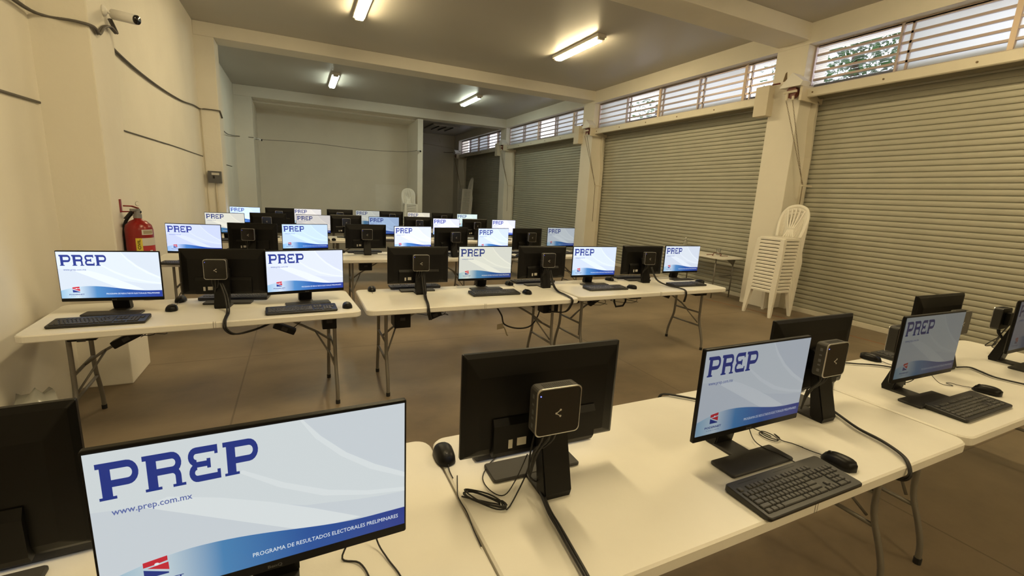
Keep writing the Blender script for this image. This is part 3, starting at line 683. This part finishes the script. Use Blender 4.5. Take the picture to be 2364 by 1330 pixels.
cable([(3.53, 3.80, .93), (3.55, 3.72, .80), (3.60, 3.60, .755), (3.63, 3.47, .753), (3.64, 3.385, .744), (3.642, 3.365, .70), (3.64, 3.38, .62)], .006, 'black cable hooked over the edge of the shutter side second row table', strands=2, group=GH)
cable([(1.52, 3.62, .69), (1.60, 3.66, .63), (1.685, 3.7, .521), (1.72, 3.7, .43), (1.86, 3.7, .38), (2.0, 3.7, .395), (2.09, 3.72, .50), (2.12, 3.75, .62)], .0075, 'heavy black cable hanging in a loop under the middle second row table')
t = empty('paper_tag', (1.69, 3.70, .41), .3, 'small brown paper tag hanging on the looped cable under the table', 'tag'); bm = NB(); box(bm, -.055, .02, -.002, .002, -.02, .03); obj('card', bm, M['tag_paper'], t)
bm = NB(); tube(bm, [(.02, 0, 0), (.05, 0, -.04), (.07, 0, -.09), (.085, 0, -.10)], .006, 6, 2); obj('plug_strip', bm, M['tag_paper'], t)
for sx, lab in ((-1.02, 'cord tangle on the table brace near the plaster wall, second row'), (.95, 'cord tangle on the brace of the middle second row table'), (2.62, 'cord tangle on the brace of the shutter side second row table'), (3.02, 'cord loop hanging under the shutter side second row table')):
    pts = [(sx+.25*math.sin(k*1.7)*.5+.03*k*.3, 3.62+.08*math.cos(k*2.1), .63+.045*math.sin(k*1.3)) for k in range(12)]
    cable(pts, .0028, lab, sub=4)
def adapter(x, y, z, sx, sy, sz, label, tilt=0.0, rz=0.0):
    t = empty('power_adapter', (x, y, z), rz, label, 'power adapter', 'power boxes under the tables')
    bm = NB(); box(bm, -sx/2, sx/2, -sy/2, sy/2, -sz/2, sz/2, .008); bmesh.ops.rotate(bm, verts=bm.verts, cent=(0, 0, 0), matrix=Matrix.Rotation(tilt, 3, 'Y')); obj('adapter_body', bm, M['black'], t)
    bm = NB(); box(bm, -.02, .02, -sy/2-.001, -sy/2, -.012, .012); bmesh.ops.rotate(bm, verts=bm.verts, cent=(0, 0, 0), matrix=Matrix.Rotation(tilt, 3, 'Y')); obj('label_sticker', bm, M['dark'], t)
    bm = NB(); tube(bm, [(sx*.4, 0, 0), (sx*.7, .03, .03), (sx*.9, .05, .055), (sx*.95, .06, .69-z if z > .6 else .1)], .003, 6, 3); obj('cord', bm, M['cable'], t, True)
    return t
adapter(.18, 3.55, .635, .10, .16, .12, 'black power box hanging beside the table leg by the plaster wall, second row')
adapter(-.12, 3.50, .60, .15, .06, .045, 'black power adapter strapped to the brace by the plaster wall, second row', .45)
adapter(-1.02, 3.52, .60, .17, .06, .05, 'black power adapter on the brace next to the pillar, second row', -.5)
adapter(-1.30+.15, 3.3, .685, .13, .10, .02, 'flat black power box under the table edge next to the pillar', 0)
adapter(.72, 3.55, .615, .13, .16, .15, 'big black power box beside the first leg of the middle second row table')
adapter(1.00, 3.55, .615, .11, .06, .05, 'black power adapter near the cable drop of the middle second row table', -.35)
adapter(2.12, 3.60, .61, .16, .12, .11, 'big black power box beside the last leg of the middle second row table')
adapter(1.92, 3.62, .645, .12, .06, .04, 'black power adapter on the brace of the middle second row table', .45)
adapter(2.40, 3.66, .655, .14, .12, .08, 'black power box under the first corner of the shutter side second row table')
adapter(2.72, 3.68, .62, .17, .05, .05, 'black power adapter on the first brace of the shutter side second row table', -.5)
adapter(3.16, 3.62, .655, .14, .10, .05, 'black power box under the middle of the shutter side second row table')
adapter(3.62, 3.66, .645, .15, .06, .05, 'black power adapter on the last brace of the shutter side second row table', .4)
adapter(4.02, 3.55, .665, .17, .10, .05, 'black power box under the shutter end of the second row')
adapter(.78, 6.15, .62, .16, .12, .12, 'black power box under the middle table of the third row')
adapter(3.85, 6.3, .64, .14, .1, .1, 'black power box under the shutter side table of the third row')
adapter(-1.0, 6.0, .62, .14, .10, .10, 'black power box under the third row table by the plaster wall')
t = empty('cable_holder', (2.98, 3.62, .60), 0, 'black open cable holder hanging under the shutter side second row table', 'cable holder')
bm = NB(); tube(bm, [(-.07, 0, .095), (-.06, 0, .0), (-.035, 0, -.05), (.055, 0, -.045), (.085, 0, .0), (.08, 0, .095)], .010, 6, 1); obj('holder_frame', bm, M['rubber'], t)

# ------------------------------------------------------------------ plastic chairs
def chair_parts():
    """monobloc chair without arms, seated person would face local -y"""
    P = {}
    bm = NB()
    slab(bm, .40, .40, .405, .42, .05, .004, 0, -.005)
    o1 = outline(.405, .405, .05, 5, 0, -.005); o2 = outline(.425, .43, .055, 5, 0, -.005)
    rings(bm, [[(x, y, .418) for x, y in o1], [(x, y, .405) for x, y in o2], [(x, y, .378) for x, y in o2], [(x, y, .378) for x, y in o1]], caps=False)
    bmesh.ops.recalc_face_normals(bm, faces=bm.faces); P['seat'] = bm
    bm = NB()
    def by(z): return .175+(z-.42)*.26
    arch = [(-.185, .42), (-.205, .55), (-.215, .68), (-.195, .79), (-.13, .87), (0, .905), (.13, .87), (.195, .79), (.215, .68), (.205, .55), (.185, .42)]
    tube(bm, [(x, by(z), z) for x, z in arch], .027, 8, 3, ry=.010, up=(0, 1, 0))
    for a, c in ((-.05, -.135), (-.025, -.065), (0, 0), (.025, .065), (.05, .135)):
        tube(bm, [(a*1.6, by(.43), .42), (a*.9, by(.53), .53), ((a+c)/2, by(.68), .68), (c, by(.83), .845+.03*(1-abs(c)/.135))], .015, 6, 3, ry=.006, up=(0, 1, 0))
    tube(bm, [(-.06, by(.53), .53), (.06, by(.53), .53)], .03, 6, 1, ry=.005, up=(0, 1, 0))
    P['backrest'] = bm
    P['legs'] = []
    for sx in (-1, 1):
        for yt, yb in ((-.185, -.225), (.175, .235)):
            bm = NB(); xb = .222*sx; xt = .185*sx
            def rg(x, y, w_, z): return [(x-w_, y-w_, z), (x+w_, y-w_, z), (x+w_, y+w_, z), (x-w_, y+w_, z)]
            rings(bm, [rg(xb, yb, .017, 0), rg(xb*.99, yb*.985, .022, .05), rg(xt*1.03, yt*1.03, .031, .36), rg(xt, yt, .030, .40)])
            bmesh.ops.recalc_face_normals(bm, faces=bm.faces); P['legs'].append(bm)
    return P
def chair_proto():
    t = empty('plastic_chair', (0, 0, 0), 0); P = chair_parts()
    obj('seat', P['seat'], M['chair'], t); obj('backrest', P['backrest'], M['chair'], t, True)
    for l in P['legs']: obj('leg', l, M['chair'], t)
    return t
def chair_single():
    P = chair_parts(); bm = NB()
    for q in [P['seat'], P['backrest']]+P['legs']:
        me = bpy.data.meshes.new('tmp'); q.to_mesh(me); q.free(); bm.from_mesh(me); bpy.data.meshes.remove(me)
    return bm
NUM = {1: 'first', 2: 'second', 3: 'third', 4: 'fourth', 5: 'fifth', 6: 'sixth', 7: 'seventh', 8: 'eighth', 9: 'ninth', 10: 'tenth', 11: 'eleventh', 12: 'twelfth', 13: 'thirteenth', 14: 'fourteenth', 15: 'fifteenth', 16: 'sixteenth', 17: 'seventeenth', 18: 'eighteenth', 19: 'nineteenth', 20: 'twentieth'}
def num(k): return NUM[k] if k in NUM else 'twenty-'+NUM[k-20]
def stack(x, y, rz, n, where, group, proto, lean=0.0):
    for k in range(n):
        top = n-k
        o = proto if k == 0 else dup(proto)
        o.location = (x+lean*k*math.sin(-rz)*-1 if False else x+.0035*k*(1 if abs(rz) > 1 else 0), y+(.0035*k if abs(rz) < .5 else 0), .0527*k); o.rotation_euler = (0, 0, rz)
        tag(o, 'white plastic chair, %s in the stack %s' % ('topmost' if top == 1 else num(top)+' from top' if k else 'lowest', where), 'chair', group)
p1 = chair_proto(); KIDS[p1.name] = [(c, []) for c in children(p1)]
stack(6.66, 4.52, -PI/2, 16, 'near the biggest shutter', 'tall stack of white chairs by the near pillar', p1)
far = obj('plastic_chair', chair_single(), M['chair']); KIDS[far.name] = []
stack(3.46, 15.50, 0, 16, 'against the partition post', 'white chairs stacked at the partition post', far)
far2 = obj('plastic_chair', chair_single(), M['chair']); KIDS[far2.name] = []
stack(6.55, 19.0, -PI/2, 28, 'by the last shutter', 'very tall stack of white chairs in the corner', far2)

# ------------------------------------------------------------------ fire extinguisher
t = empty('fire_extinguisher', (-1.138, 4.46, 0), -.55, 'red fire extinguisher with yellow label hanging on the wall pillar', 'fire extinguisher')
bm = NB(); lathe(bm, [(.084, .78), (.090, .80), (.090, 1.21), (.082, 1.245), (.055, 1.275), (.026, 1.29), (.024, 1.315)], 28); obj('tank', bm, M['red'], t, True)
bm = NB(); lathe(bm, [(.028, 1.30), (.028, 1.33), (.018, 1.335), (.018, 1.36)], 14); box(bm, -.012, .012, -.05, .02, 1.352, 1.372, .003); vv = obj('valve', bm, M['steel'], t)
bm = NB(); tube(bm, [(0, .01, 1.375), (0, -.04, 1.392), (0, -.10, 1.395)], .013, 6, 1, ry=.006, up=(0, 0, 1)); obj('handle', bm, M['red'], t)
bm = NB(); tube(bm, [(0, .0, 1.365), (0, -.05, 1.35), (0, -.105, 1.30)], .013, 6, 1, ry=.006, up=(0, 0, 1)); obj('lever', bm, M['black'], t)
bm = NB(); tube(bm, [(.0, .03, 1.345), (-.05, .02, 1.34), (-.085, -.02, 1.27), (-.088, -.045, 1.15), (-.070, -.065, .98), (-.06, -.07, .84)], .012, 8, 4); obj('hose', bm, M['rubber'], t, True)
bm = NB(); rings(bm, [[(0, .03+.02*math.cos(k*PI/6)-.02, 1.41+.018*math.sin(k*PI/6)) for k in range(12)], [(.003, .03+.017*math.cos(k*PI/6)-.02, 1.41+.015*math.sin(k*PI/6)) for k in range(12)]], caps=False); obj('safety_pin', bm, M['steel'], t)
def wrap(bm, a0, a1, z0, z1, r, n=10):
    rings(bm, [[(r*math.cos(math.radians(a0+(a1-a0)*k/n)), r*math.sin(math.radians(a0+(a1-a0)*k/n)), z) for k in range(n+1)] for z in (z0, z1)], closed=False)
def wrap_text(bm, s, size, ang, zc, r, vertical=True):
    b2 = NB(); text_faces(b2, s, size, 0, 0, 0, 0, .36, .0004)
    for v in b2.verts:
        u, h = v.co.x, v.co.z                 # along, height -> run upward round the tank
        a = math.radians(ang)+(-h)/r*-1*-1
        v.co = Vector((r*math.cos(a), r*math.sin(a), zc+u))
    me = bpy.data.meshes.new('t'); b2.to_mesh(me); b2.free(); bm.from_mesh(me); bpy.data.meshes.remove(me)
bm = NB(); wrap(bm, -62, -36, .83, 1.15, .0912); la = obj('label_strip', bm, M['yellow'], t)
bm = NB(); wrap_text(bm, 'PROTECCION CIVIL', .026, -44, .81, .0922)
for v in bm.verts: v.co.z = .835+(v.co.z-.81)*.85
obj('lettering', bm, M['black'], la)
bm = NB(); wrap(bm, -36, 40, 1.09, 1.15, .0912); obj('label_band', bm, M['sticker'], t)
bm = NB(); wrap(bm, -36, 40, .85, 1.088, .0911); obj('instruction_label', bm, mat('label_red', (.45, .03, .03), .5), t)
bm = NB(); wrap(bm, -36, 40, .80, .848, .0912); obj('label_foot', bm, M['yellow'], t)
bm = NB()
for z in (1.035, .975, .91): wrap(bm, -8, 6, z, z+.018, .0922, 4); wrap(bm, 0, 20, z-.022, z-.012, .0922, 4)
obj('pictogram', bm, M['white'], t)
bm = NB(); wrap(bm, -35, 20, 1.175, 1.215, .0905); sc_ = obj('service_card', bm, M['sticker'], t)
bm = NB(); wrap(bm, -29, 15, 1.182, 1.208, .0912); obj('card_print', bm, M['tag_paper'], sc_)
t = empty('wall_bracket', (-1.24, 4.47, 1.37), 0, 'small red bracket on the pillar holding the extinguisher', 'bracket')
bm = NB(); box(bm, -.0, .006, -.018, .018, -.03, .07, .002); obj('plate', bm, M['red'], t)
bm = NB(); tube(bm, [(.003, 0, -.025), (.08, .0, -.022), (.115, .01, -.02)], .005, 6, 1); obj('hook', bm, M['red'], t)

# ------------------------------------------------------------------ security cameras and wall wiring
def cctv(x, y, z, rz, s, label):
    t = empty('security_camera', (x, y, z), rz, label, 'security camera')
    bm = NB(); lathe(bm, [(.045*s, 0), (.045*s, .012*s), (.02*s, .03*s)], 14); bmesh.ops.rotate(bm, verts=bm.verts, cent=(0, 0, 0), matrix=Matrix.Rotation(PI/2, 3, 'Y')); obj('mount', bm, M['white'], t, True)
    bm = NB(); tube(bm, [(.02*s, 0, 0), (.06*s, .0, -.015*s), (.09*s, .01*s, -.02*s)], .012*s, 8, 2); obj('arm', bm, M['white'], t, True)
    bm = NB(); tube(bm, [(.06*s, .03*s, -.01*s), (.24*s, -.06*s, -.045*s)], .042*s, 14, 1); obj('camera_body', bm, M['white'], t, True)
    bm = NB(); tube(bm, [(.238*s, -.059*s, -.0446*s), (.252*s, -.066*s, -.0473*s)], .038*s, 14, 1); obj('lens_face', bm, M['glossy'], t, True)
    return t
cctv(-1.24, 4.60, 2.80, 0, .85, 'white bullet security camera high on the wall pillar')
cctv(-1.09, 15.95, 2.93, 0, .8, 'tiny security camera on the far wall column at the partition corner')
cctv(3.80, 15.85, 3.0, -1.2, .8, 'tiny security camera on the post at the end of the partition')
def wire(pts, r, label, m='wire_grey', strands=1): return cable(pts, r, label, m, strands, 'wall_cable')
wire([(-1.545, 3.2, 2.66), (-1.52, 3.9, 2.64), (-1.50, 4.27, 2.63), (-1.30, 4.275, 2.62), (-1.225, 4.30, 2.61), (-1.225, 4.40, 2.59), (-1.225, 4.50, 2.66), (-1.215, 4.62, 2.70), (-1.20, 4.70, 2.68), (-1.215, 4.64, 2.76)], .008, 'grey cable bundle running across the pillar to the security camera', strands=3)
wire([(-1.545, 4.80, 2.98), (-1.53, 5.9, 2.79), (-1.53, 7.2, 2.745), (-1.53, 8.6, 2.78), (-1.53, 9.6, 2.86), (-1.53, 10.19, 2.885), (-1.45, 10.205, 2.89), (-1.25, 10.205, 2.885), (-1.225, 10.22, 2.87), (-1.225, 10.45, 2.79)], .008, 'sagging cable bundle along the plaster wall to the column', strands=3)
wire([(-1.543, 4.80, 2.06), (-1.541, 7.2, 2.068), (-1.543, 8.1, 2.07), (-1.543, 10.2, 2.056)], .007, 'straight thin brown conduit on the plaster wall above the extinguisher')
wire([(-1.543, -1.0, 2.03), (-1.543, 2.0, 2.05), (-1.543, 4.26, 2.07)], .010, 'dark conduit on the plaster wall ending at the pillar')
wire([(-1.543, 12.6, 2.03), (-1.543, 14.4, 2.03)], .007, 'short thin conduit on the wall behind the column')
wire([(-1.52, 10.205, 2.88), (-1.515, 10.205, 2.0), (-1.50, 10.205, .6)], .007, 'thin vertical conduit in the corner beside the breaker box', 'ivory')
wire([(-1.52, 12.9, 2.80), (-1.5, 13.6, 2.78), (-1.5, 14.8, 2.86), (-1.50, 15.70, 2.93), (-1.09, 15.73, 2.93)], .010, 'dark cable sagging to the far wall column')
wire([(-1.06, 15.9, 2.90), (.4, 15.95, 2.94), (2.0, 15.9, 2.88), (3.3, 15.9, 2.92), (3.77, 15.86, 3.0)], .007, 'thin cable stretched across the partition between two small cameras')
wire([(3.96, 17.6, 3.42), (5.3, 21.8, 3.66), (6.6, 21.85, 3.55), (7.05, 21.1, 3.60)], .012, 'black cable across the far end wall')
wire([(4.5, 21.87, 3.90), (5.6, 21.87, 3.86), (6.95, 21.87, 3.78)], .012, 'upper pale pipe across the far end wall', 'ivory')
t = empty('breaker_box', (-1.375, 10.18, 1.585), 0, 'small grey electrical breaker box on the column', 'electrical box')
bm = NB(); box(bm, -.105, .105, -.05, .04, 0, .215, .006); bo = obj('enclosure', bm, M['boxgrey'], t)
bm = NB(); box(bm, -.045, .075, -.052, -.050, .145, .185); obj('paper_label', bm, M['sticker'], bo)
bm = NB(); box(bm, -.03, .0, -.056, -.050, .08, .13); obj('switch', bm, M['rubber'], bo)
wire([(-1.37, 10.20, 1.58), (-1.365, 10.20, .9), (-1.36, 10.20, .3)], .016, 'pale vertical pipe below the breaker box', 'ivory')

# ------------------------------------------------------------------ shutter chain hoists and end boxes
HW = ['pillar beside the tall chair stack', 'second pillar with a shutter end box', 'third pillar towards the end wall', 'corner at the end wall']
for k, yp in enumerate((4.77, 10.22, 15.72, 21.17)):
    t = empty('chain_hoist', (6.97, yp, 3.38), 0, 'chain hoist with rust red wheel and chains, %s' % HW[k], 'chain hoist', 'chain hoists of the shutters')
    bm = NB(); rings(bm, [[(x_, -.10, .07), (x_, -.13, .13), (x_, .05, .27), (x_, .22, .09), (x_, .22, .07)] for x_ in (-.17, .03)]); bmesh.ops.recalc_face_normals(bm, faces=bm.faces); obj('cover_plate', bm, M['white'], t)
    bm = NB(); rings(bm, [[(-.12+.0*q, .08*math.cos(a*PI/10)+.06, .085*math.sin(a*PI/10)) for a in range(20)] if q == 0 else [(-.03, .08*math.cos(a*PI/10)+.06, .085*math.sin(a*PI/10)) for a in range(20)] for q in (0, 1)]); bmesh.ops.recalc_face_normals(bm, faces=bm.faces); obj('chain_wheel', bm, M['brownred'], t)
    bm = NB(); box(bm, -.145, -.122, -.04, .16, -.012, .022, .003); box(bm, -.145, -.122, .09, .12, -.11, .0, .003); box(bm, -.145, -.122, -.01, .02, -.12, -.06, .003); obj('strap', bm, M['ivory'], t)
    bm = NB(); box(bm, -.10, .42, -.10, -.06, -.13, .09, .004); obj('side_plate', bm, M['ivory'], t)
    for q, y0 in enumerate((.105, .005)):
        bm = NB(); pa = Vector((-.135, y0, -.12)); pb = Vector((.08, -.24+.01*q, -1.37)); n = 44
        if k < 2:
            for j in range(n):
                c = pa.lerp(pb, j/n); c2 = pa.lerp(pb, (j+.95)/n); sd = Vector((.006, 0, 0)) if j % 2 else Vector((0, .006, 0))
                tube(bm, [c-sd, c2-sd], .0026, 4, 1); tube(bm, [c+sd, c2+sd], .0026, 4, 1)
        else: tube(bm, [pa, pa.lerp(pb, .5)+Vector((0, .02, 0)), pb], .007, 5, 3)
        obj('chain', bm, M['chain'], t)
    bm = NB(); tube(bm, [(.08, -.235, -1.37), (.09, -.24, -2.3)], .006, 5, 1); obj('chain_tail', bm, M['chain'], t)
    bm = NB(); box(bm, .06, .30, -.25, -.22, -1.385, -1.36, .003); obj('chain_hook', bm, M['ivory'], t)
    if k < 3:
        t = empty('shutter_end_box', (6.93, yp+.62, 3.24), 0, 'cream metal shutter end box, %s' % HW[k], 'metal box', 'shutter end boxes')
        bm = NB(); box(bm, -.07, .075, -.18, .06, -.14, .32, .006); obj('box_cover', bm, M['ivory'], t)
        bm = NB(); tube(bm, [(0, -.17, .33), (.03, -.28, .335)], .012, 6, 1); obj('bolt', bm, M['brownred'], t)

# ------------------------------------------------------------------ side table by the shutters with its clutter
t = empty('side_table', (6.95, 6.15, 0), 0, 'old grey folding table against the second shutter, under a clear bottle', 'table')
bm = NB(); slab(bm, .60, 1.36, .715, .74, .06, .005); obj('tabletop', bm, M['table'], t)
for sx in (-.24, .21):
    for sy in (-.52, .52):
        bm = NB(); tube(bm, [(sx, sy, 0), (sx, sy, .715)], .012, 8, 1); obj('leg', bm, M['tleg'], t, True)
for sy in (-.52, .52):
    for z in (.12, .40):
        bm = NB(); tube(bm, [(-.24, sy, z), (.21, sy, z)], .009, 6, 1); obj('crossbar', bm, M['tleg'], t, True)
    bm = NB(); prism(bm, [(-.0, .715), (.26, .715), (.22, .60), (.19, .60)], 'y', sy-.01, sy+.01); obj('corner_bracket', bm, M['tleg'], t)
t = empty('bottle', (6.78, 6.45, .74), 0, 'clear plastic bottle standing on the side table behind the last monitor', 'bottle')
bm = NB(); lathe(bm, [(.034, 0), (.037, .01), (.037, .16), (.030, .20), (.014, .235), (.013, .26)], 16); obj('bottle_body', bm, M['bottle'], t, True)
bm = NB(); lathe(bm, [(.0145, .255), (.0145, .275)], 12); obj('cap', bm, M['white'], t)
t = empty('cup', (7.12, 5.95, .74), 0, 'clear plastic cup on the side table next to the tangled leads', 'cup')
bm = NB(); lathe(bm, [(.030, 0), (.042, .11), (.043, .112), (.040, .110), (.028, .004)], 16); obj('cup_body', bm, M['bottle'], t, True)
cable([(6.82, 5.95, .748), (6.87, 5.85, .76), (6.80, 5.80, .75), (6.92, 5.86, .79), (7.0, 5.78, .77), (6.93, 5.74, .75), (7.04, 5.72, .75), (7.08, 5.70, .75)], .006, 'tangled red and black leads lying on the side table', 'brownred')

# crumpled bag on the floor by the plaster wall
bm = NB(); bmesh.ops.create_icosphere(bm, subdivisions=3, radius=.14)
for v in bm.verts:
    k = 1+.2*math.sin(v.co.x*45+v.co.y*31)*math.cos(v.co.z*38); v.co = Vector((v.co.x*k*.9, v.co.y*k*1.1, max(0, (v.co.z+.12)*k*1.42)))
o = obj('plastic_bag', bm, M['bag'], None, True); o.location = (-1.425, 3.30, 0); tag(o, 'crumpled clear plastic bag on the floor under the table by the wall', 'bag')
# rust stain on pillar
b = NB(); poly(b, [(6.9985, 5.03, 3.60), (6.9985, 5.10, 3.60), (6.9985, 5.075, 3.72), (6.9985, 5.05, 3.74)]); struct('trim_3', b, M['rust'])
# round vent on the end wall
t = empty('wall_vent', (6.35, Y1, 4.10), 0, 'small round vent high on the far end wall', 'vent')
bm = NB(); tube(bm, [(0, 0, 0), (0, -.06, 0)], .09, 14, 1); obj('vent_cover', bm, M['wall'], t)
